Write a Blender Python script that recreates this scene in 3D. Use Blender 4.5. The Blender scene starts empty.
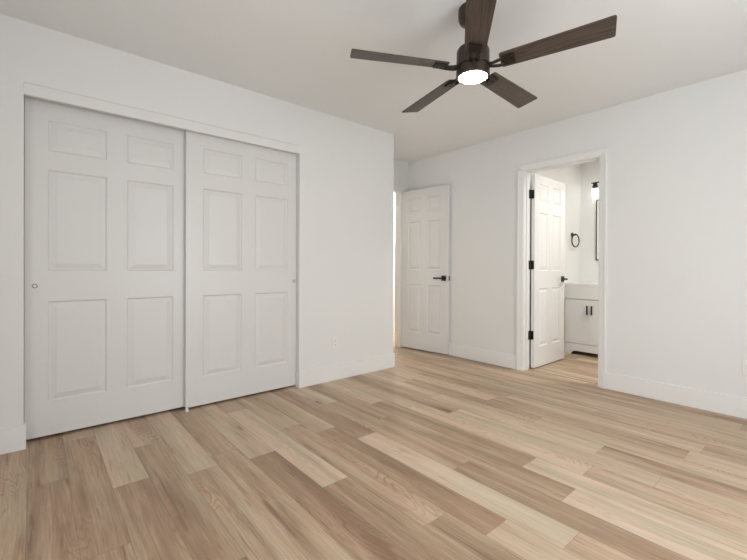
import bpy, bmesh, math, random
from mathutils import Vector, Matrix

scene = bpy.context.scene
COL = scene.collection

# ---------------------------------------------------------------- camera
cam_data = bpy.data.cameras.new('camera')
cam = bpy.data.objects.new('camera', cam_data)
COL.objects.link(cam)
fwd = Vector((-0.75949102, 0.65050626, -0.003872))
rgt = Vector((0.65049342, 0.75950064, 0.00413413))
upv = Vector((-5.63006188e-03, -6.21124036e-04, 9.99983958e-01))
CAMZ = 1.0447
m = Matrix((rgt, upv, -fwd)).transposed().to_4x4()
m.translation = Vector((0, 0, CAMZ))
cam.matrix_world = m
cam_data.sensor_fit = 'HORIZONTAL'
cam_data.sensor_width = 36.0
cam_data.lens = 36.0 * 392.79 / 747.0
cam_data.shift_y = -(280.0 - 269.03) / 747.0
cam_data.clip_start = 0.02
cam_data.clip_end = 200
scene.camera = cam

# ---------------------------------------------------------------- light
vs = scene.view_settings
vs.view_transform = 'Standard'
vs.look = 'None'
vs.gamma = 1.0
vs.use_curve_mapping = False
vs.exposure = 0.05

world = bpy.data.worlds.new('daylight_sky')
scene.world = world
world.use_nodes = True
bg = world.node_tree.nodes['Background']
bg.inputs['Color'].default_value = (0.80, 0.88, 1.0, 1)
bg.inputs['Strength'].default_value = 0.6

def area_light(name, loc, rot, sx, sy, power, color=(1, 1, 1)):
    d = bpy.data.lights.new(name, 'AREA')
    d.shape = 'RECTANGLE'; d.size = sx; d.size_y = sy
    d.energy = power; d.color = color
    o = bpy.data.objects.new(name, d); COL.objects.link(o)
    o.location = loc; o.rotation_euler = rot
    return o

def point_light(name, loc, power, color, r=0.05):
    d = bpy.data.lights.new(name, 'POINT')
    d.energy = power; d.color = color; d.shadow_soft_size = r
    o = bpy.data.objects.new(name, d); COL.objects.link(o); o.location = loc
    return o

# ---------------------------------------------------------------- dimensions
H = 2.44
XA = -2.999            # closet wall face
YL, YR = -0.0584, 1.7244   # closet opening
YC = 2.844             # end of the closet wall
YB = 3.761             # wall with the bathroom doorway
XS = -3.679            # recess wall with the entry door
XR = 1.00              # right wall
YF = -0.90             # wall behind the camera
BX0, BX1 = -2.043, -1.339  # bathroom doorway
BW = 0.128             # its wall thickness
BSX = -2.155           # bathroom side wall
BBY = 5.42             # bathroom far wall
WIN_R = (1.10, 2.60, 0.45, 2.00)    # right-wall window y0,y1,z0,z1
WIN_F = (-1.05, 0.45, 0.45, 2.00)  # unseen rear-wall window added for frontal fill x0,x1,z0,z1

area_light('window_daylight_right', (XR + 0.14, (WIN_R[0]+WIN_R[1])/2, (WIN_R[2]+WIN_R[3])/2), (0, math.radians(90), 0),
           WIN_R[3]-WIN_R[2], WIN_R[1]-WIN_R[0], 44, (0.955, 0.995, 1.025))
area_light('rear_window_fill', ((WIN_F[0]+WIN_F[1])/2, YF - 0.14, (WIN_F[2]+WIN_F[3])/2), (math.radians(90), 0, 0),
           WIN_F[1]-WIN_F[0], WIN_F[3]-WIN_F[2], 43, (0.955, 0.995, 1.025))  # added fill for the back wall, entering by the rear window
# lights beyond the two doorways; the bathroom one is an unseen, added fill
area_light('bathroom_fill', (-0.75, 4.42, H-0.03), (0, 0, 0), 0.35, 0.35, 24, (1.0, 0.965, 0.895))
point_light('hall_lamp', (-4.40, 4.36, 2.05), 78, (1.0, 0.945, 0.85), 0.09)

# ---------------------------------------------------------------- materials
def new_mat(name):
    mt = bpy.data.materials.new(name); mt.use_nodes = True
    nt = mt.node_tree; b = nt.nodes['Principled BSDF']
    return mt, nt, b

def paint(name, rgb, rough=0.5, bump=0.0, scale=220, spec=0.5, var=0.0):
    mt, nt, b = new_mat(name)
    b.inputs['Base Color'].default_value = (*rgb, 1)
    b.inputs['Roughness'].default_value = rough
    b.inputs['Specular IOR Level'].default_value = spec
    tc = nt.nodes.new('ShaderNodeTexCoord')
    if bump:
        n = nt.nodes.new('ShaderNodeTexNoise'); n.inputs['Scale'].default_value = scale
        n.inputs['Detail'].default_value = 3
        nt.links.new(tc.outputs['Object'], n.inputs['Vector'])
        bp = nt.nodes.new('ShaderNodeBump'); bp.inputs['Strength'].default_value = bump
        bp.inputs['Distance'].default_value = 0.002
        nt.links.new(n.outputs['Fac'], bp.inputs['Height'])
        nt.links.new(bp.outputs['Normal'], b.inputs['Normal'])
    if var:
        n2 = nt.nodes.new('ShaderNodeTexNoise'); n2.inputs['Scale'].default_value = 2.2
        n2.inputs['Detail'].default_value = 3
        nt.links.new(tc.outputs['Object'], n2.inputs['Vector'])
        rp = nt.nodes.new('ShaderNodeValToRGB')
        rp.color_ramp.elements[0].position = 0.3; rp.color_ramp.elements[1].position = 0.7
        rp.color_ramp.elements[0].color = (*[c*(1-var) for c in rgb], 1)
        rp.color_ramp.elements[1].color = (*[min(1, c*(1+var)) for c in rgb], 1)
        nt.links.new(n2.outputs['Fac'], rp.inputs['Fac'])
        nt.links.new(rp.outputs['Color'], b.inputs['Base Color'])
    return mt

M = {}
M['wall'] = paint('wall_paint', (0.795, 0.792, 0.78), 0.75, 0.12, 160, 0.3, 0.006)
M['ceiling'] = paint('ceiling_paint', (0.835, 0.84, 0.83), 0.9, 0.25, 110, 0.2, 0.012)
M['trim'] = paint('trim_paint', (0.835, 0.83, 0.815), 0.38, 0.0)
M['door'] = paint('door_paint', (0.735, 0.728, 0.715), 0.36, 0.05, 260)
M['gloss_door'] = paint('bath_door_paint', (0.82, 0.815, 0.81), 0.22)
M['vanity'] = paint('vanity_paint', (0.84, 0.83, 0.815), 0.4)
M['counter'] = paint('vanity_top', (0.88, 0.87, 0.86), 0.2)
M['plastic'] = paint('white_plastic', (0.83, 0.82, 0.80), 0.35)
M['slot'] = paint('socket_slot', (0.12, 0.115, 0.11), 0.5)
M['strip'] = paint('threshold_strip', (0.13, 0.085, 0.055), 0.5)
M['closet_shade'] = paint('closet_inside_shade', (0.3, 0.295, 0.29), 0.8)  # shade put into the colour, to darken the gap under the sliding doors

def metal(name, rgb, rough, metallic=0.6):
    mt, nt, b = new_mat(name)
    b.inputs['Base Color'].default_value = (*rgb, 1)
    b.inputs['Roughness'].default_value = rough
    b.inputs['Metallic'].default_value = metallic
    n = nt.nodes.new('ShaderNodeTexNoise'); n.inputs['Scale'].default_value = 90
    tc = nt.nodes.new('ShaderNodeTexCoord'); nt.links.new(tc.outputs['Object'], n.inputs['Vector'])
    mr = nt.nodes.new('ShaderNodeMapRange'); mr.inputs['To Min'].default_value = rough*0.85; mr.inputs['To Max'].default_value = rough*1.15
    nt.links.new(n.outputs['Fac'], mr.inputs['Value']); nt.links.new(mr.outputs['Result'], b.inputs['Roughness'])
    return mt
M['black'] = metal('matte_black_metal', (0.012, 0.012, 0.012), 0.42, 0.3)
M['bronze'] = metal('dark_bronze', (0.046, 0.031, 0.024), 0.36, 0.5)
M['bracket'] = metal('bracket_bronze', (0.022, 0.016, 0.013), 0.4, 0.4)
M['steel'] = metal('brushed_steel', (0.14, 0.135, 0.13), 0.35, 1.0)
M['mirror'] = metal('mirror_silver', (0.92, 0.93, 0.93), 0.02, 1.0)

def emit(name, rgb, strength):
    mt, nt, b = new_mat(name)
    b.inputs['Base Color'].default_value = (0.9, 0.9, 0.9, 1)
    b.inputs['Emission Color'].default_value = (*rgb, 1)
    b.inputs['Emission Strength'].default_value = strength
    return mt
M['fan_glow'] = emit('fan_light_diffuser', (1.0, 0.75, 0.48), 60.0)
M['bath_glow'] = emit('bath_lamp_glass', (1.0, 0.97, 0.92), 5.0)

def pane_mat():
    mt = bpy.data.materials.new('window_glass'); mt.use_nodes = True
    nt = mt.node_tree; nt.nodes.clear()
    o = nt.nodes.new('ShaderNodeOutputMaterial'); mx = nt.nodes.new('ShaderNodeMixShader')
    t = nt.nodes.new('ShaderNodeBsdfTransparent'); g = nt.nodes.new('ShaderNodeBsdfGlossy')
    g.inputs['Roughness'].default_value = 0.02; mx.inputs[0].default_value = 0.06
    nt.links.new(t.outputs[0], mx.inputs[1]); nt.links.new(g.outputs[0], mx.inputs[2]); nt.links.new(mx.outputs[0], o.inputs[0])
    return mt
M['pane'] = pane_mat()

def math_node(nt, op, a, b=None):
    n = nt.nodes.new('ShaderNodeMath'); n.operation = op
    for i, v in enumerate((a, b)):
        if v is None: continue
        if isinstance(v, (int, float)): n.inputs[i].default_value = v
        else: nt.links.new(v, n.inputs[i])
    return n.outputs[0]

def mix_rgb(nt, fac, a, b, mode='MIX'):
    n = nt.nodes.new('ShaderNodeMix'); n.data_type = 'RGBA'; n.blend_type = mode
    for sock, v in ((n.inputs[0], fac), (n.inputs[6], a), (n.inputs[7], b)):
        if isinstance(v, (int, float)): sock.default_value = v
        elif isinstance(v, tuple): sock.default_value = (*v, 1)
        else: nt.links.new(v, sock)
    return n.outputs[2]

def plank_material():
    mt, nt, b = new_mat('vinyl_oak_planks')
    uv = nt.nodes.new('ShaderNodeUVMap'); uv.uv_map = 'plank'
    tone = nt.nodes.new('ShaderNodeAttribute'); tone.attribute_name = 'tone'
    seed = nt.nodes.new('ShaderNodeAttribute'); seed.attribute_name = 'seed'
    sep = nt.nodes.new('ShaderNodeSeparateXYZ'); nt.links.new(uv.outputs[0], sep.inputs[0])
    u, v = sep.outputs[0], sep.outputs[1]
    so = math_node(nt, 'MULTIPLY', seed.outputs['Fac'], 37.0)
    def vec(su, sv):
        c = nt.nodes.new('ShaderNodeCombineXYZ')
        nt.links.new(math_node(nt, 'MULTIPLY', u, su), c.inputs[0])
        nt.links.new(math_node(nt, 'MULTIPLY', v, sv), c.inputs[1])
        nt.links.new(so, c.inputs[2]); return c.outputs[0]
    def noise(vc, scale, detail, rough=0.55, dist=0.0):
        n = nt.nodes.new('ShaderNodeTexNoise'); n.inputs['Scale'].default_value = scale
        n.inputs['Detail'].default_value = detail; n.inputs['Roughness'].default_value = rough
        n.inputs['Distortion'].default_value = dist
        nt.links.new(vc, n.inputs['Vector']); return n.outputs['Fac']
    def ramp(fac, p0, p1):
        mr = nt.nodes.new('ShaderNodeMapRange'); mr.interpolation_type = 'SMOOTHSTEP'
        mr.inputs['From Min'].default_value = p0; mr.inputs['From Max'].default_value = p1
        nt.links.new(fac, mr.inputs['Value']); return mr.outputs['Result']
    band = noise(vec(0.7, 10.0), 1.0, 4, 0.5, 0.6)      # broad stripes along the board
    fine = noise(vec(5.0, 130.0), 1.0, 4, 0.6, 0.3)     # fine grain
    pore = noise(vec(14.0, 420.0), 1.0, 2, 0.5)
    # cathedral figure: contour lines of a stretched field
    fld = noise(vec(1.1, 6.0), 1.0, 2, 0.45, 0.5)
    ring = math_node(nt, 'FRACT', math_node(nt, 'MULTIPLY', fld, 30.0))
    ring = ramp(math_node(nt, 'ABSOLUTE', math_node(nt, 'SUBTRACT', ring, 0.5)), 0.25, 0.02)   # thin lines
    ringmask = ramp(noise(vec(0.9, 5.0), 1.0, 1), 0.50, 0.66)
    # knots
    vo = nt.nodes.new('ShaderNodeTexVoronoi'); vo.inputs['Scale'].default_value = 1.0
    vo.inputs['Randomness'].default_value = 1.0
    nt.links.new(vec(1.5, 6.6), vo.inputs['Vector'])
    knot = ramp(math_node(nt, 'ADD', vo.outputs['Distance'], math_node(nt, 'MULTIPLY', math_node(nt, 'SUBTRACT', fine, 0.5), 0.10)), 0.13, 0.02)
    halo = ramp(vo.outputs['Distance'], 0.42, 0.05)
    t = math_node(nt, 'ADD', tone.outputs['Fac'], math_node(nt, 'MULTIPLY', math_node(nt, 'SUBTRACT', band, 0.5), 1.15))
    t = math_node(nt, 'ADD', t, math_node(nt, 'MULTIPLY', math_node(nt, 'SUBTRACT', fine, 0.5), 0.75))
    t = math_node(nt, 'ADD', t, math_node(nt, 'MULTIPLY', math_node(nt, 'SUBTRACT', pore, 0.5), 0.25))
    rg = math_node(nt, 'MULTIPLY', ring, math_node(nt, 'MULTIPLY', math_node(nt, 'MULTIPLY', ringmask, ramp(fine, 0.30, 0.62)), 0.30))
    t = math_node(nt, 'SUBTRACT', t, rg)
    t = math_node(nt, 'SUBTRACT', t, math_node(nt, 'MULTIPLY', halo, 0.16))
    streak = ramp(noise(vec(2.6, 55.0), 1.0, 3, 0.6, 0.4), 0.58, 0.72)
    t = math_node(nt, 'SUBTRACT', t, math_node(nt, 'MULTIPLY', streak, 0.30))
    t = math_node(nt, 'ADD', t, 0.04)
    cr = nt.nodes.new('ShaderNodeValToRGB')
    e = cr.color_ramp.elements
    e[0].position = 0.0; e[0].color = (0.250, 0.160, 0.102, 1)
    e[1].position = 1.0; e[1].color = (0.665, 0.550, 0.428, 1)
    x = cr.color_ramp.elements.new(0.30); x.color = (0.372, 0.258, 0.170, 1)
    x = cr.color_ramp.elements.new(0.62); x.color = (0.515, 0.400, 0.278, 1)
    nt.links.new(t, cr.inputs['Fac'])
    # some boards lean to pink, others to grey
    hue = nt.nodes.new('ShaderNodeMapRange'); nt.links.new(noise(vec(1.1, 8.0), 1.0, 2), hue.inputs['Value'])
    hue.inputs['From Min'].default_value = 0.38; hue.inputs['From Max'].default_value = 0.62
    tint = mix_rgb(nt, hue.outputs[0], (0.985, 1.0, 0.985), (1.055, 0.97, 0.955))
    c = mix_rgb(nt, 1.0, cr.outputs['Color'], tint, 'MULTIPLY')
    c = mix_rgb(nt, math_node(nt, 'MULTIPLY', knot, 0.75), c, (0.105, 0.070, 0.050))
    # joints between boards
    ln = nt.nodes.new('ShaderNodeAttribute'); ln.attribute_name = 'edge_u'
    dv = math_node(nt, 'MINIMUM', v, math_node(nt, 'SUBTRACT', 0.1515, v))
    du = math_node(nt, 'MINIMUM', u, math_node(nt, 'SUBTRACT', ln.outputs['Fac'], u))
    jt = ramp(math_node(nt, 'MINIMUM', dv, du), 0.0016, 0.0004)
    c = mix_rgb(nt, math_node(nt, 'MULTIPLY', jt, 0.45), c, (0.10, 0.070, 0.052))
    nt.links.new(c, b.inputs['Base Color'])
    ro = nt.nodes.new('ShaderNodeMapRange'); ro.inputs['To Min'].default_value = 0.36; ro.inputs['To Max'].default_value = 0.52
    nt.links.new(fine, ro.inputs['Value']); nt.links.new(ro.outputs[0], b.inputs['Roughness'])
    b.inputs['Specular IOR Level'].default_value = 0.4
    bp = nt.nodes.new('ShaderNodeBump'); bp.inputs['Strength'].default_value = 0.12; bp.inputs['Distance'].default_value = 0.001
    hgt = math_node(nt, 'SUBTRACT', fine, math_node(nt, 'MULTIPLY', jt, 1.5))
    nt.links.new(hgt, bp.inputs['Height']); nt.links.new(bp.outputs[0], b.inputs['Normal'])
    return mt
M['planks'] = plank_material()

def blade_material():
    mt, nt, b = new_mat('walnut_blade')
    tc = nt.nodes.new('ShaderNodeTexCoord')
    mp = nt.nodes.new('ShaderNodeMapping'); mp.inputs['Scale'].default_value = (3.0, 60.0, 10.0)
    nt.links.new(tc.outputs['Object'], mp.inputs['Vector'])
    n = nt.nodes.new('ShaderNodeTexNoise'); n.inputs['Scale'].default_value = 1.6; n.inputs['Detail'].default_value = 5
    n.inputs['Distortion'].default_value = 0.8
    nt.links.new(mp.outputs[0], n.inputs['Vector'])
    cr = nt.nodes.new('ShaderNodeValToRGB')
    cr.color_ramp.elements[0].position = 0.32; cr.color_ramp.elements[0].color = (0.038, 0.025, 0.019, 1)
    cr.color_ramp.elements[1].position = 0.70; cr.color_ramp.elements[1].color = (0.105, 0.074, 0.058, 1)
    nt.links.new(n.outputs['Fac'], cr.inputs['Fac']); nt.links.new(cr.outputs[0], b.inputs['Base Color'])
    b.inputs['Roughness'].default_value = 0.42
    return mt
M['blade'] = blade_material()

# ---------------------------------------------------------------- helpers
def link_mesh(name, bm, mat, parent=None, smooth=False, bevel=0.0, seg=2):
    bmesh.ops.recalc_face_normals(bm, faces=bm.faces[:])
    me = bpy.data.meshes.new(name); bm.to_mesh(me); bm.free()
    me.materials.append(mat)
    if smooth:
        for p in me.polygons: p.use_smooth = True
    o = bpy.data.objects.new(name, me); COL.objects.link(o)
    if parent: o.parent = parent
    if bevel:
        md = o.modifiers.new('bevel', 'BEVEL'); md.width = bevel; md.segments = seg
        md.limit_method = 'ANGLE'; md.angle_limit = math.radians(40)
        for p in me.polygons: p.use_smooth = True
        o.modifiers.new('wn', 'WEIGHTED_NORMAL')
    return o

def box(bm, x0, x1, y0, y1, z0, z1):
    vs_ = [bm.verts.new((x, y, z)) for x in (x0, x1) for y in (y0, y1) for z in (z0, z1)]
    for f in ((0, 1, 3, 2), (4, 6, 7, 5), (0, 4, 5, 1), (2, 3, 7, 6), (0, 2, 6, 4), (1, 5, 7, 3)):
        bm.faces.new([vs_[i] for i in f])

def boxes(*bs):
    bm = bmesh.new()
    for b in bs: box(bm, *b)
    return bm

def lathe(prof, seg=48, cx=0, cy=0):
    bm = bmesh.new(); rings = []
    for r, z in prof:
        if r < 1e-6: rings.append([bm.verts.new((cx, cy, z))])
        else: rings.append([bm.verts.new((cx + r*math.cos(2*math.pi*i/seg), cy + r*math.sin(2*math.pi*i/seg), z)) for i in range(seg)])
    for a, b in zip(rings, rings[1:]):
        for i in range(seg):
            j = (i+1) % seg
            if len(a) == 1 and len(b) == 1: continue
            if len(a) == 1: bm.faces.new((a[0], b[i], b[j]))
            elif len(b) == 1: bm.faces.new((a[i], a[j], b[0]))
            else: bm.faces.new((a[i], a[j], b[j], b[i]))
    return bm

def tube(pts, r, seg=10, closed=False, flat=1.0, bm=None):
    """round bar along points"""
    bm = bm or bmesh.new(); pts = [Vector(p) for p in pts]; n = len(pts); rings = []
    for i, p in enumerate(pts):
        a = pts[(i-1) % n] if (closed or i > 0) else p
        b = pts[(i+1) % n] if (closed or i < n-1) else p
        d = (b - a).normalized()
        ref = Vector((0, 0, 1)) if abs(d.z) < 0.95 else Vector((1, 0, 0))
        s = d.cross(ref).normalized(); t = s.cross(d)
        rings.append([bm.verts.new(p + s*r*math.cos(2*math.pi*k/seg) + t*r*flat*math.sin(2*math.pi*k/seg)) for k in range(seg)])
    rng = range(n if closed else n-1)
    for i in rng:
        a, b = rings[i], rings[(i+1) % n]
        for k in range(seg):
            l = (k+1) % seg
            bm.faces.new((a[k], a[l], b[l], b[k]))
    if not closed:
        bm.faces.new(rings[0]); bm.faces.new(rings[-1])
    return bm

def empty(name, loc, label=None, cat=None, group=None, rotz=0.0):
    o = bpy.data.objects.new(name, None); COL.objects.link(o)
    o.location = loc; o.rotation_euler = (0, 0, rotz); o.empty_display_size = 0.1
    if label: o['label'] = label
    if cat: o['category'] = cat
    if group: o['group'] = group
    return o

def tag(o, label, cat, group=None):
    o['label'] = label; o['category'] = cat
    if group: o['group'] = group
    return o

def struct(name, bm, mat, parent=None, bevel=0.0):
    o = link_mesh(name, bm, mat, parent, bevel=bevel)
    if parent is None: o['kind'] = 'structure'
    return o

# ---------------------------------------------------------------- floor
random.seed(11)
W = 0.1515; L = 1.235; Y0 = 1.332
# per row: joint positions with the tone on each side (rows counted from Y0, away from the camera)
ROWS = {
 -9: (-2.45, [0.34, 0.26, 0.34]), -8: (-1.72, [0.34, 0.32, 0.40]),
 -7: (-2.195, [0.60, 0.24, 0.5]), -6: (-2.605, [0.58, 0.34, 0.32]),
 -5: (-2.10, [0.62, 0.40, 0.36]), -4: (-2.22, [0.42, 0.44, 0.40]),
 -3: (-2.055, [0.60, 0.18, 0.40]), -2: (-2.80, [0.45, 0.76, 0.28, 0.30]),
 -1: (-2.30, [0.56, 0.42, 0.40]), 0: (-2.11, [0.62, 0.24, 0.66]),
 1: (-1.88, [0.33, 0.82, 0.5]), 2: (-2.505, [0.72, 0.46, 0.30, 0.6]),
 3: (-2.02, [0.36, 0.40, 0.80]), 4: (-2.29, [0.74, 0.38, 0.80]),
 5: (-2.05, [0.66, 0.74, 0.52]), 6: (-1.785, [0.34, 0.76, 0.72]),
 7: (-2.10, [0.66, 0.74, 0.44]), 8: (-2.55, [0.66, 0.52, 0.62, 0.45]),
 9: (-1.76, [0.68, 0.44, 0.68]), 10: (-2.95, [0.6, 0.50, 0.68, 0.5]),
 11: (-2.35, [0.52, 0.62, 0.44]), 12: (-1.95, [0.46, 0.60, 0.55]),
 13: (-2.70, [0.62, 0.48, 0.66, 0.5]), 14: (-1.62, [0.50, 0.58, 0.42]),
 15: (-2.15, [0.40, 0.50, 0.36]), 16: (-2.0, [0.55, 0.62, 0.5]),
}
def build_floor():
    bm = bmesh.new()
    uvl = bm.loops.layers.uv.new('plank')
    tl = bm.faces.layers.float.new('tone'); sl = bm.faces.layers.float.new('seed'); el = bm.faces.layers.float.new('edge_u')
    XMIN, XMAX = -6.3, XR
    r0 = int(math.floor((YF - 0.02 - Y0)/W)); r1 = int(math.ceil((6.3 - Y0)/W))
    for r in range(r0, r1):
        ya = Y0 + r*W; yb = ya + W
        if r in ROWS: j0, tones = ROWS[r]
        else: j0, tones = -2.0 + random.uniform(-0.6, 0.6), None
        k0 = int(math.floor((XMIN - j0)/L)) - 1
        k = k0
        while j0 + k*L < XMAX:
            xa, xb = j0 + k*L, j0 + (k+1)*L
            ca, cb = max(xa, XMIN), min(xb, XMAX)
            if cb > ca:
                # plank k=-1 lies before the first joint
                if tones and -1 <= k < len(tones)-1: t = tones[k+1]
                else: t = random.uniform(0.36, 0.68)
                f = bm.faces.new([bm.verts.new(p) for p in ((ca, ya, 0), (cb, ya, 0), (cb, yb, 0), (ca, yb, 0))])
                f[tl] = 0.52 + (t - 0.52)*0.95; f[sl] = random.random(); f[el] = L
                for lp in f.loops:
                    lp[uvl].uv = (lp.vert.co.x - xa, lp.vert.co.y - ya)
            k += 1
    bmesh.ops.remove_doubles(bm, verts=bm.verts[:], dist=1e-5)
    return bm
fl = struct('floor', build_floor(), M['planks'])

# ---------------------------------------------------------------- shell
T = 0.12
struct('ceiling', boxes((-6.3, XR + T, YF - T, 6.3, H, H + 0.1)), M['ceiling'])
HEAD = 2.0932
struct('wall_left', boxes(
    (XA - T, XA, YF, YL, 0, H), (XA - T, XA, YR, YC, 0, H), (XA - T, XA, YL, YR, HEAD, H)), M['wall'])
struct('wall_closet_end', boxes((XS - T, XA - T, YC - T, YC, 0, H)), M['wall'])
ETH = 0.098   # thickness of the recess wall
EY0, EY1, EH = 2.872, 3.628, 2.045      # entry doorway
struct('wall_recess', boxes((XS - ETH, XS, YC, EY0, 0, H), (XS - ETH, XS, EY1, YB, 0, H), (XS - ETH, XS, EY0, EY1, EH, H)), M['wall'])
BH = 2.030
struct('wall_back', boxes((XS - T, BX0 - 0.018, YB, YB + BW, 0, H), (BX1 + 0.018, XR + T, YB, YB + BW, 0, H),
                          (BX0 - 0.018, BX1 + 0.018, YB, YB + BW, BH + 0.018, H)), M['wall'])
y0, y1, z0, z1 = WIN_R
struct('wall_right', boxes((XR, XR + T, YF, y0, 0, H), (XR, XR + T, y1, YB, 0, H), (XR, XR + T, y0, y1, 0, z0), (XR, XR + T, y0, y1, z1, H)), M['wall'])
x0, x1, z0, z1 = WIN_F
struct('wall_rear', boxes((XA - T, x0, YF - T, YF, 0, H), (x1, XR + T, YF - T, YF, 0, H), (x0, x1, YF - T, YF, 0, z0), (x0, x1, YF - T, YF, z1, H)), M['wall'])
# closet interior
struct('wall_closet_inside', boxes((XS - T, XS, YF, YC - T, 0, H), (XS, XA - T, YL - 0.22, YL - 0.16, 0, H)), M['closet_shade'])
# bathroom
struct('wall_bath_side', boxes((BSX - T, BSX, YB + BW, BBY, 0, H)), M['wall'])
struct('wall_bath_far', boxes((BSX - T, 0.5 + T, BBY, BBY + T, 0, H)), M['wall'])
struct('wall_bath_right', boxes((0.5, 0.5 + T, YB + BW, BBY, 0, H)), M['wall'])
# hall beyond the entry door
struct('wall_hall_far', boxes((-4.72 - T, -4.72, 0.5, 5.6, 0, H)), M['wall'])
struct('wall_hall_near', boxes((-4.72, XS - T, 0.5, 0.5 + T, 0, H)), M['wall'])
struct('wall_hall_end', boxes((-4.72, XS - T, 5.6, 5.6 + T, 0, H)), M['wall'])
struct('wall_hall_right', boxes((XS - T, XS, YB + BW, 5.6, 0, H)), M['wall'])

# windows (behind the camera's view)
def window(name, along, a0, a1, z0, z1, plane, sgn):
    """frame set in the wall; along 'x' or 'y'; sgn points outwards"""
    d0, d1 = sorted((plane + sgn*0.03, plane + sgn*0.09)); fw = 0.045
    p0, p1 = sorted((plane + sgn*0.055, plane + sgn*0.060))
    def bx(a, b, c, d, q0, q1): return (a, b, q0, q1, c, d) if along == 'x' else (q0, q1, a, b, c, d)
    am = (a0+a1)/2
    o = struct(name, boxes(bx(a0, a0+fw, z0, z1, d0, d1), bx(a1-fw, a1, z0, z1, d0, d1), bx(a0+fw, a1-fw, z0, z0+fw, d0, d1),
                           bx(a0+fw, a1-fw, z1-fw, z1, d0, d1), bx(am-fw/2, am+fw/2, z0+fw, z1-fw, d0, d1)), M['trim'])
    for s0, s1 in ((a0+fw, am-fw/2), (am+fw/2, a1-fw)):
        link_mesh('window_pane', boxes(bx(s0, s1, z0+fw, z1-fw, p0, p1)), M['pane'], o)
window('window_1', 'y', *WIN_R, XR, 1)
window('added_rear_window', 'x', *WIN_F, YF, -1)  # added window, put in so the rear fill has an opening

# baseboards
BBH, BT = 0.143, 0.014
struct('baseboard_left', boxes((XA, XA + BT, YF, YL + 0.011, 0, BBH), (XA - 0.045, XA, YL, YL + 0.011, 0, BBH),
                               (XA, XA + BT, YR - 0.004, YC, 0, BBH), (XA - 0.045, XA, YR - 0.004, YR, 0, BBH),
                               (XA - 0.3, XA + BT, YC, YC + BT, 0, BBH)), M['trim'], bevel=0.003)
CW = 0.066
struct('baseboard_back', boxes((XS, BX0 - CW, YB - BT, YB, 0, BBH), (BX1 + CW, XR, YB - BT, YB, 0, BBH)), M['trim'], bevel=0.003)
struct('baseboard_right', boxes((XR - BT, XR, YF, YB - BT, 0, BBH)), M['trim'], bevel=0.003)
struct('baseboard_rear', boxes((XA + BT, XR - BT, YF, YF + BT, 0, BBH)), M['trim'], bevel=0.003)
struct('baseboard_bath', boxes((BSX, BSX + BT, YB + BW, 4.9, 0, BBH)), M['trim'], bevel=0.003)
struct('baseboard_hall', boxes((-4.72, -4.72 + BT, 0.7, 5.6, 0, BBH)), M['trim'], bevel=0.003)

# bathroom doorway: jamb + casing
CPROF = [(0.0, 0.0), (0.0, 0.018), (0.05, 0.021), (0.24, 0.021), (0.34, 0.016), (0.88, 0.009), (0.97, 0.007), (1.0, 0.004), (1.0, 0.0)]
def casing_profile(bm, a0, a1, side, y, z0, z1):
    """vertical casing leg a0..a1, thick at the outside edge, sloping towards the opening"""
    w = a1 - a0
    px = [(a0 + w*f if side < 0 else a1 - w*f, y - t) for f, t in CPROF]
    lo = [bm.verts.new((x, yy, z0)) for x, yy in px]; hi = [bm.verts.new((x, yy, z1)) for x, yy in px]
    bm.faces.new(lo); bm.faces.new(hi[::-1])
    for i in range(len(px)):
        j = (i+1) % len(px); bm.faces.new((lo[i], lo[j], hi[j], hi[i]))
def casing_head(bm, a0, a1, y, z0, z1):
    w = z1 - z0
    pz = [(z1 - w*f, y - t) for f, t in CPROF]
    # mitred ends: the head runs shorter towards the opening
    lo = [bm.verts.new((a0 + w*f, yy, z)) for (z, yy), (f, t) in zip(pz, CPROF)]
    hi = [bm.verts.new((a1 - w*f, yy, z)) for (z, yy), (f, t) in zip(pz, CPROF)]
    bm.faces.new(lo); bm.faces.new(hi[::-1])
    for i in range(len(pz)):
        j = (i+1) % len(pz); bm.faces.new((lo[i], lo[j], hi[j], hi[i]))
bm = bmesh.new()
casing_profile(bm, BX0 - CW, BX0 - 0.004, -1, YB, 0, BH + 0.004)
casing_profile(bm, BX1 + 0.004, BX1 + CW, 1, YB, 0, BH + 0.004)
casing_head(bm, BX0 - CW, BX1 + CW, YB, BH + 0.004, BH + CW)
struct('trim_1', bm, M['trim'])
JY = YB + BW
struct('trim_2', boxes((BX0 - 0.018, BX0, YB - 0.002, JY, 0, BH), (BX1, BX1 + 0.018, YB - 0.002, JY, 0, BH),
                       (BX0 - 0.018, BX1 + 0.018, YB - 0.002, JY, BH, BH + 0.018),
                       (BX0, BX0 + 0.011, YB + 0.045, YB + 0.080, 0, BH - 0.011), (BX1 - 0.011, BX1, YB + 0.045, YB + 0.080, 0, BH - 0.011),
                       (BX0, BX1, YB + 0.045, YB + 0.080, BH - 0.011, BH)), M['trim'])
# floor transition in the doorway
struct('trim_3', boxes((BX0, BX1, 3.851, 3.8575, 0.0, 0.0010)), M['strip'])
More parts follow.
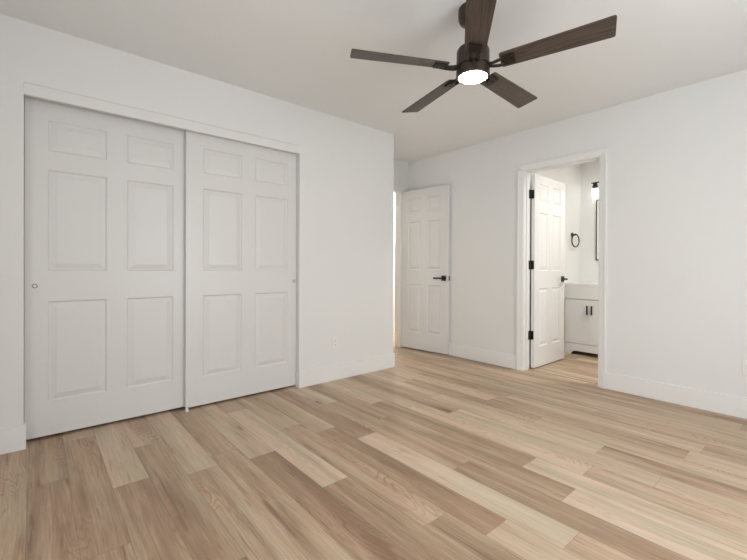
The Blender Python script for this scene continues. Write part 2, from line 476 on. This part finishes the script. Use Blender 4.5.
# entry doorway: jamb + casing on the recess wall and on the hall side
ET = 0.018
struct('trim_4', boxes((XS - ETH - 0.002, XS + 0.002, EY1 - ET, EY1, 0, EH), (XS - ETH - 0.002, XS + 0.002, EY0, EY0 + ET, 0, EH),
                       (XS - ETH - 0.002, XS + 0.002, EY0, EY1, EH - ET, EH)), M['trim'])
struct('trim_5', boxes((XS, XS + 0.006, EY1 - 0.008, EY1 + 0.055, 0, EH - 0.008), (XS, XS + 0.014, EY0 - 0.027, EY0 + 0.008, 0, EH - 0.008),
                       (XS, XS + 0.014, EY0 - 0.027, EY1 + 0.055, EH - 0.008, EH + 0.05),
                       (XS - ETH - 0.004, XS - ETH, EY1 - 0.008, EY1 + 0.055, 0, EH - 0.008), (XS - ETH - 0.012, XS - ETH, EY0 - 0.06, EY0 + 0.008, 0, EH - 0.008),
                       (XS - ETH - 0.012, XS - ETH, EY0 - 0.06, EY1 + 0.055, EH - 0.008, EH + 0.05)), M['trim'])
# closet header board that hides the sliding track
struct('trim_6', boxes((XA - 0.028, XA + 0.004, YL, YR + 0.0105, 2.024, 2.0905)), M['wall'], bevel=0.001)

# ---------------------------------------------------------------- six-panel doors
def panel_door_bm(width, z0, z1, thick, cols, rows, both=True):
    """slab in local x 0..width, y 0 (front) .. thick (back), moulded panels let into the face"""
    bm = bmesh.new()
    xs = sorted({0.0, width, *[c for p in cols for c in p]}); zs = sorted({z0, z1, *[c for p in rows for c in p]})
    prof = [(0.0, 0.0), (0.002, 0.0015), (0.007, 0.0080), (0.011, 0.0095), (0.015, 0.0092), (0.041, 0.0022), (0.044, 0.0012)]
    def face_side(yf, s):
        cache = {}
        def gv(x, z):
            k = (round(x, 5), round(z, 5))
            if k not in cache: cache[k] = bm.verts.new((x, yf, z))
            return cache[k]
        for i in range(len(xs)-1):
            for j in range(len(zs)-1):
                a, b, c, d = xs[i], xs[i+1], zs[j], zs[j+1]
                ispan = (a, b) in cols and (c, d) in rows
                base = [gv(a, c), gv(b, c), gv(b, d), gv(a, d)]
                if not ispan:
                    bm.faces.new(base); continue
                prev = base
                for ins, dep in prof[1:]:
                    cur = [bm.verts.new((x, yf + s*dep, z)) for x, z in ((a+ins, c+ins), (b-ins, c+ins), (b-ins, d-ins), (a+ins, d-ins))]
                    for q in range(4):
                        bm.faces.new((prev[q], prev[(q+1) % 4], cur[(q+1) % 4], cur[q]))
                    prev = cur
                bm.faces.new(prev)
        return gv
    g0 = face_side(0.0, 1); g1 = face_side(thick, -1)
    for i in range(len(xs)-1):
        for z in (z0, z1): bm.faces.new((g0(xs[i], z), g0(xs[i+1], z), g1(xs[i+1], z), g1(xs[i], z)))
    for j in range(len(zs)-1):
        for x in (0.0, width): bm.faces.new((g0(x, zs[j]), g0(x, zs[j+1]), g1(x, zs[j+1]), g1(x, zs[j])))
    return bm
PROWS = [(0.222, 0.832), (1.015, 1.629), (1.742, 1.930)]

def place(o, mat4): o.matrix_world = mat4
def door_frame_matrix(origin, xdir):
    """local x along xdir (horizontal), local z up, local -y faces the viewer side"""
    x = Vector(xdir).normalized(); z = Vector((0, 0, 1)); y = z.cross(x)
    mm = Matrix((x, y, z)).transposed().to_4x4(); mm.translation = Vector(origin); return mm

def closet_door(name, xface, ya, yb, zb, zt, colsY, pull):
    # face looks to +X : local x -> +Y, local y -> -X
    cols = [(round(a - ya, 5), round(b - ya, 5)) for a, b in colsY]
    o = struct(name, panel_door_bm(yb - ya, zb, zt, 0.034, cols, PROWS), M['door'])
    place(o, door_frame_matrix((xface, ya, 0), (0, 1, 0)))
    cup = lathe([(0.0, 0.0065), (0.006, 0.0062), (0.0085, 0.003), (0.0095, -0.0012), (0.0125, -0.0016), (0.0130, 0.0002), (0.0130, 0.004)], 24)
    p = link_mesh('finger_pull', cup, M['steel'], o, smooth=True)
    p.location = (pull[0] - ya, -0.0002, pull[1]); p.rotation_euler = (math.radians(-90), 0, 0)
    p['label'] = 'round metal finger pull'
    return o
d1 = closet_door('door_1', -3.090, YL + 0.002, 0.880, 0.018, 2.06, [(0.048, 0.348), (0.460, 0.748)], (-0.0107, 0.926))
d1['label'] = 'left white six-panel sliding closet door, set behind the other'; 
d2 = closet_door('door_2', -3.050, 0.821, YR - 0.003, 0.016, 2.06, [(0.939, 1.237), (1.344, 1.640)], (1.6997, 0.9225))
d2['label'] = 'right white six-panel sliding closet door, in front of the other'

def lever_set(parent, x, z, sgn, side):
    """square rose + lever on a door face; sgn = lever direction along local x, side = -1 front / +1 back"""
    T_ = 0.035
    yf = 0.0 if side < 0 else T_
    def yy(a, b): return tuple(sorted((yf + side*a, yf + side*b)))
    r = link_mesh('handle_rose', boxes((x-0.031, x+0.031, *yy(-0.001, 0.009), z-0.031, z+0.031)), M['black'], parent, bevel=0.0015)
    bm = tube([(x, yf, z), (x, yf + side*0.05, z)], 0.011, 14)
    box(bm, *sorted((x - sgn*0.012, x + sgn*0.118)), *yy(0.043, 0.055), z-0.010, z+0.010)
    lv = link_mesh('lever', bm, M['black'], parent, bevel=0.001)
    return r, lv

# entry door (open, lying close to the back wall)
hinge = Vector((-3.672, 3.632)); tip = Vector((-2.972, 3.7195))
dv = tip - hinge; DW = 0.715
DW = dv.length
def six_cols(w, stile=0.112, mid=0.095):
    pw = (w - 2*stile - mid)/2
    return [(round(stile, 5), round(stile+pw, 5)), (round(stile+pw+mid, 5), round(w-stile, 5))]
d3 = struct('door_3', panel_door_bm(DW, 0.012, 2.036, 0.035, six_cols(DW, 0.105, 0.10), PROWS), M['door'])
place(d3, door_frame_matrix((hinge.x, hinge.y, 0), (dv.x, dv.y, 0)))
d3['label'] = 'white six-panel entry door standing open beside the back wall'
lever_set(d3, DW - 0.062, 0.919, -1, -1)
lp = link_mesh('latch_plate', boxes((DW - 0.0005, DW + 0.0015, 0.006, 0.029, 0.891, 0.947)), M['black'], d3)
for z in (0.23, 1.02, 1.81):
    link_mesh('hinge', tube([(0.0, 0.040, z-0.045), (0.0, 0.040, z+0.045)], 0.006, 10), M['steel'], d3)

# bathroom door (open at right angles, hinged on the left jamb)
BDW = 0.705
bx_face = -2.000
d4 = struct('door_4', panel_door_bm(BDW, 0.012, 2.02, 0.035, six_cols(BDW, 0.105, 0.10), PROWS), M['gloss_door'])
place(d4, door_frame_matrix((bx_face, 3.902, 0), (0.0, 1, 0)))
d4['label'] = 'white glossy six-panel bathroom door standing open into the bathroom'
lever_set(d4, BDW - 0.060, 0.9226, -1, -1)
for z in (0.348, 1.0775, 1.812):
    bm = tube([(-0.012, 0.040, z-0.046), (-0.012, 0.040, z+0.046)], 0.0065, 12)
    box(bm, -0.0025, 0.0, 0.006, 0.036, z-0.045, z+0.045)       # leaf on the door edge
    box(bm, -0.040, -0.012, 0.0405, 0.0425, z-0.045, z+0.045)   # leaf on the jamb
    link_mesh('hinge', bm, M['black'], d4)

# ---------------------------------------------------------------- closet floor guide
g = link_mesh('door_guide', boxes((-3.050, -3.006, 0.812, 0.834, 0.0, 0.005), (-3.046, -3.020, 0.815, 0.831, 0.005, 0.024)), M['plastic'], bevel=0.0015)
tag(g, 'small white plastic floor guide between the two sliding closet doors', 'door guide')

# ---------------------------------------------------------------- outlets
def outlet(origin, xdir, label):
    t = empty('wall_outlet', origin, label, 'outlet', 'electrical outlets on the bedroom walls')
    x = Vector(xdir); z = Vector((0, 0, 1)); y = z.cross(x)
    mm = Matrix((x, y, z)).transposed().to_4x4(); mm.translation = Vector(origin); t.matrix_world = mm
    link_mesh('cover_plate', boxes((-0.035, 0.035, -0.006, 0.0, -0.057, 0.057)), M['plastic'], t, bevel=0.002)
    for dz in (-0.0195, 0.0195):
        r = link_mesh('receptacle', boxes((-0.0165, 0.0165, -0.0078, -0.005, dz-0.0145, dz+0.0145)), M['plastic'], t, bevel=0.003)
        s = boxes((-0.0075, -0.0055, -0.0082, -0.0070, dz-0.001, dz+0.0075), (0.0055, 0.0075, -0.0082, -0.0070, dz-0.001, dz+0.0065))
        box(s, -0.0025, 0.0025, -0.0082, -0.0070, dz-0.0095, dz-0.005)
        link_mesh('socket_slots', s, M['slot'], r)
    return t
outlet((XA, 2.1023, 0.347), (0, 1, 0), 'white duplex outlet low on the wall right of the closet')
outlet((-0.371, YB, 0.358), (1, 0, 0), 'white duplex outlet low on the wall right of the bathroom doorway')

# ---------------------------------------------------------------- ceiling fan
FX, FY = -1.2655, 1.783
fan = empty('ceiling_fan', (FX, FY, H), 'dark bronze five-blade ceiling fan with a lit round lamp', 'ceiling fan')
link_mesh('canopy', lathe([(0.0, 0.0), (0.076, 0.0), (0.078, -0.004), (0.078, -0.052), (0.072, -0.068), (0.058, -0.078), (0.030, -0.082), (0.0, -0.082)]), M['bronze'], fan, smooth=True)
link_mesh('downrod', lathe([(0.0, -0.075), (0.0135, -0.075), (0.0135, -0.20), (0.024, -0.204), (0.026, -0.226), (0.0, -0.226)], 24), M['bronze'], fan, smooth=True)
def zz(z): return z - H
link_mesh('motor_housing', lathe([(0.0, zz(2.232)), (0.055, zz(2.232)), (0.078, zz(2.224)), (0.086, zz(2.208)), (0.087, zz(2.132)), (0.084, zz(2.128)), (0.0, zz(2.128))]), M['bronze'], fan, bevel=0.001)
link_mesh('rotor_hub', lathe([(0.0, zz(2.130)), (0.080, zz(2.130)), (0.080, zz(2.114)), (0.0, zz(2.114))]), M['bronze'], fan, bevel=0.001)
lk = link_mesh('light_housing', lathe([(0.0, zz(2.115)), (0.084, zz(2.115)), (0.088, zz(2.111)), (0.088, zz(2.076)), (0.084, zz(2.070)), (0.0765, zz(2.069)), (0.0745, zz(2.074)), (0.0, zz(2.076))]), M['bronze'], fan, bevel=0.001)
link_mesh('lamp_diffuser', lathe([(0.0, zz(2.0758)), (0.0742, zz(2.0738)), (0.0742, zz(2.070)), (0.068, zz(2.0665)), (0.045, zz(2.0645)), (0.0, zz(2.0635))]), M['fan_glow'], lk, smooth=True)

PH, R0, W0, R1, W1, PIT, CONE = 21.175, 0.1438, 0.0528, 0.660, 0.0671, math.radians(-12.0), 0.0409
TX, TY = 0.0345, -0.0290
ZB = zz(2.119)
def rounded_quad(c, rad, n=5):
    """round the corners of a polygon (list of 2d points)"""
    out = []
    for i in range(len(c)):
        p, a, b = Vector(c[i]), Vector(c[i-1]), Vector(c[(i+1) % len(c)])
        da, db = (a-p).normalized(), (b-p).normalized()
        for k in range(n+1):
            s = k/n; q0, q1 = p + da*rad, p + db*rad
            out.append((q0*(1-s)**2 + p*2*s*(1-s) + q1*s*s))
    return out
for k in range(5):
    a = math.radians(PH + 72*k)
    slope = CONE + TX*math.cos(a) + TY*math.sin(a)
    bl_m = Matrix.Translation((0, 0, ZB)) @ Matrix.Rotation(a, 4, 'Z') @ Matrix.Rotation(-math.atan(slope), 4, 'Y')
    pitch = Matrix.Rotation(PIT, 4, 'X')
    bm = bmesh.new()
    pts = rounded_quad([(R0, -W0), (R1, -W1), (R1, W1), (R0, W0)], 0.012)
    lo = [bm.verts.new((p.x, p.y, -0.003)) for p in pts]; hi = [bm.verts.new((p.x, p.y, 0.003)) for p in pts]
    bm.faces.new(lo[::-1]); bm.faces.new(hi)
    for i in range(len(pts)):
        j = (i+1) % len(pts); bm.faces.new((lo[i], lo[j], hi[j], hi[i]))
    b = link_mesh('blade', bm, M['blade'], fan)
    b.matrix_local = bl_m @ pitch
    # blade bracket: forked arm from the hub to a plate under the blade
    bm = bmesh.new()
    inv = pitch.inverted()
    def P(x, y, z): return inv @ Vector((x, y, z))
    for s in (-1, 1):
        arm = [P(0.070, s*0.014, 0.0), P(0.105, s*0.017, -0.010)]
        arm += [Vector((0.135, s*0.020, -0.012)), Vector((0.165, s*0.022, -0.010))]
        tube(arm, 0.0095, 8, flat=0.75, bm=bm)
    box(bm, 0.158, 0.214, -0.032, 0.032, -0.013, -0.003)
    for px, py in ((0.172, -0.018), (0.172, 0.018), (0.2, 0.0)):
        tube([(px, py, -0.0135), (px, py, -0.0165)], 0.006, 10, bm=bm)
    link_mesh('blade_bracket', bm, M['bracket'], b)

# ---------------------------------------------------------------- bathroom things
VX0, VX1, VY0, VY1 = BSX + 0.004, -1.245, 4.9626, BBY
van = empty('bathroom_vanity', ((VX0+VX1)/2, VY0, 0), 'white bathroom vanity cabinet with black bar handles seen through doorway', 'vanity')
ox, oy = van.location.x, van.location.y
def vb(x0, x1, y0, y1, z0, z1): return (x0-ox, x1-ox, y0-oy, y1-oy, z0, z1)
# carcass: sides, back, floor, top apron, base rail with an arched cut-out and feet
bm = boxes(vb(VX0, VX0+0.018, VY0+0.02, VY1, 0, 0.83), vb(VX1-0.018, VX1, VY0+0.02, VY1, 0, 0.83), vb(VX0+0.018, VX1-0.018, VY1-0.015, VY1, 0.12, 0.83),
           vb(VX0+0.018, VX1-0.018, VY0+0.02, VY1-0.015, 0.12, 0.138))
link_mesh('cabinet_body', bm, M['vanity'], van)
bm = bmesh.new()
def arch(bm, x0, x1, y0, y1):
    top = 0.134
    prof = [(x0, 0.0), (x0+0.075, 0.0), (x0+0.080, 0.016), (x0+0.092, 0.030), (x0+0.112, 0.041), (x0+0.14, 0.045),
            (x1-0.14, 0.045), (x1-0.112, 0.041), (x1-0.092, 0.030), (x1-0.080, 0.016), (x1-0.075, 0.0), (x1, 0.0), (x1, top), (x0, top)]
    f = [bm.verts.new((x-ox, y0-oy, z)) for x, z in prof]; b_ = [bm.verts.new((x-ox, y1-oy, z)) for x, z in prof]
    bm.faces.new(f); bm.faces.new(b_[::-1])
    for i in range(len(prof)):
        j = (i+1) % len(prof); bm.faces.new((f[i], f[j], b_[j], b_[i]))
arch(bm, VX0, VX1, VY0 + 0.001, VY0 + 0.02)
link_mesh('base_rail', bm, M['vanity'], van)
link_mesh('apron_panel', boxes(vb(VX0, VX1, VY0, VY0+0.02, 0.674, 0.832)), M['vanity'], van, bevel=0.0015)
def shaker(x0, x1, z0, z1):
    r = 0.05; y0, y1 = VY0, VY0 + 0.019
    return boxes(vb(x0, x0+r, y0, y1, z0, z1), vb(x1-r, x1, y0, y1, z0, z1), vb(x0+r, x1-r, y0, y1, z0, z0+r), vb(x0+r, x1-r, y0, y1, z1-r, z1),
                 vb(x0+r, x1-r, y0+0.003, y1-0.004, z0+r, z1-r))
CXV = -1.8610
def bar_handle(parent, x, z0, z1, vertical=True):
    bm = bmesh.new()
    box(bm, *vb(x-0.0075, x+0.0075, VY0-0.026, VY0-0.014, z0, z1))
    for z in (z0+0.012, z1-0.020): box(bm, *vb(x-0.005, x+0.005, VY0-0.024, VY0+0.0005, z, z+0.008))
    h = link_mesh('bar_handle', bm, M['black'], parent, bevel=0.001); h['label'] = 'black bar handle'
dl = link_mesh('cabinet_door', shaker(VX0+0.004, CXV-0.0006, 0.139, 0.668), M['vanity'], van); bar_handle(dl, CXV-0.025, 0.494, 0.601)
dr = link_mesh('cabinet_door', shaker(CXV+0.0006, -1.575, 0.139, 0.668), M['vanity'], van); bar_handle(dr, CXV+0.025, 0.494, 0.601)
for z0_, z1_ in ((0.139, 0.312), (0.317, 0.490), (0.495, 0.668)):
    dw = link_mesh('drawer_front', boxes(vb(-1.572, VX1-0.004, VY0, VY0+0.019, z0_, z1_)), M['vanity'], van, bevel=0.002)
    hb = bmesh.new(); zc = (z0_+z1_)/2
    box(hb, *vb(-1.46, -1.354, VY0-0.032, VY0-0.022, zc-0.006, zc+0.006))
    for x in (-1.45, -1.372): box(hb, *vb(x, x+0.008, VY0-0.024, VY0+0.0005, zc-0.005, zc+0.005))
    link_mesh('bar_handle', hb, M['black'], dw, bevel=0.001)
link_mesh('countertop', boxes(vb(VX0-0.003, VX1+0.01, VY0-0.002, VY1, 0.832, 0.862)), M['counter'], van)

# mirror
mir = empty('wall_mirror', (-1.69, BBY, 1.535), 'black thin-framed rectangular mirror above the bathroom vanity', 'mirror')
MX0, MX1, MZ0, MZ1 = -1.957, -1.43, 1.150, 1.916
def mb(x0, x1, y0, y1, z0, z1): return (x0+1.69, x1+1.69, y0, y1, z0-1.535, z1-1.535)
fr = 0.010
link_mesh('mirror_frame', boxes(mb(MX0, MX0+fr, -0.02, 0, MZ0, MZ1), mb(MX1-fr, MX1, -0.02, 0, MZ0, MZ1), mb(MX0+fr, MX1-fr, -0.02, 0, MZ0, MZ0+fr), mb(MX0+fr, MX1-fr, -0.02, 0, MZ1-fr, MZ1)), M['black'], mir)
link_mesh('mirror_glass', boxes(mb(MX0+fr, MX1-fr, -0.0175, -0.004, MZ0+fr, MZ1-fr)), M['mirror'], mir)

# vanity light: bar with three hanging sockets and glowing glasses
vl = empty('vanity_light', (-1.69, BBY, 2.11), 'black vanity light bar with glowing glasses above the bathroom mirror', 'wall lamp')
bm = boxes((-0.06, 0.06, -0.02, 0, -0.05, 0.05))
tube([(0, -0.02, 0.01), (0, -0.10, 0.01)], 0.008, 10, bm=bm)
link_mesh('back_plate', bm, M['black'], vl)
link_mesh('crossbar', boxes((-0.295, 0.295, -0.108, -0.092, 0.004, 0.016)), M['black'], vl)
for dx in (-0.250, 0.0, 0.250):
    s = link_mesh('lamp_socket', lathe([(0.0, 0.005), (0.022, 0.003), (0.026, -0.006), (0.026, -0.032), (0.036, -0.036), (0.036, -0.042), (0.026, -0.046), (0.026, -0.066), (0.0, -0.066)], 20, dx, -0.10), M['black'], vl, smooth=False)
    link_mesh('lamp_glass', lathe([(0.0, -0.064), (0.030, -0.064), (0.034, -0.070), (0.036, -0.09), (0.036, -0.150), (0.028, -0.163), (0.0, -0.166)], 24, dx, -0.10), M['bath_glow'], s, smooth=True)

# towel ring on the bathroom side wall
tr = empty('towel_ring', (BSX, 5.165, 1.468), 'black metal towel ring on the bathroom side wall', 'towel ring')
bm = lathe([(0.0, 0.0), (0.030, 0.0), (0.030, 0.009), (0.026, 0.012), (0.011, 0.013), (0.010, 0.050), (0.0, 0.050)], 24)
bmesh.ops.rotate(bm, verts=bm.verts[:], cent=(0, 0, 0), matrix=Matrix.Rotation(math.radians(90), 3, 'Y'))
link_mesh('wall_post', bm, M['black'], tr, smooth=False)
th = math.radians(8)
def rp(a):
    r = 0.080
    y = r*math.sin(a)*math.cos(th); x = r*math.sin(a)*math.sin(th)
    return (0.044 + x, y, -0.072 + r*math.cos(a))
link_mesh('ring', tube([rp(2*math.pi*i/40) for i in range(40)], 0.0075, 10, closed=True), M['black'], tr, smooth=True)
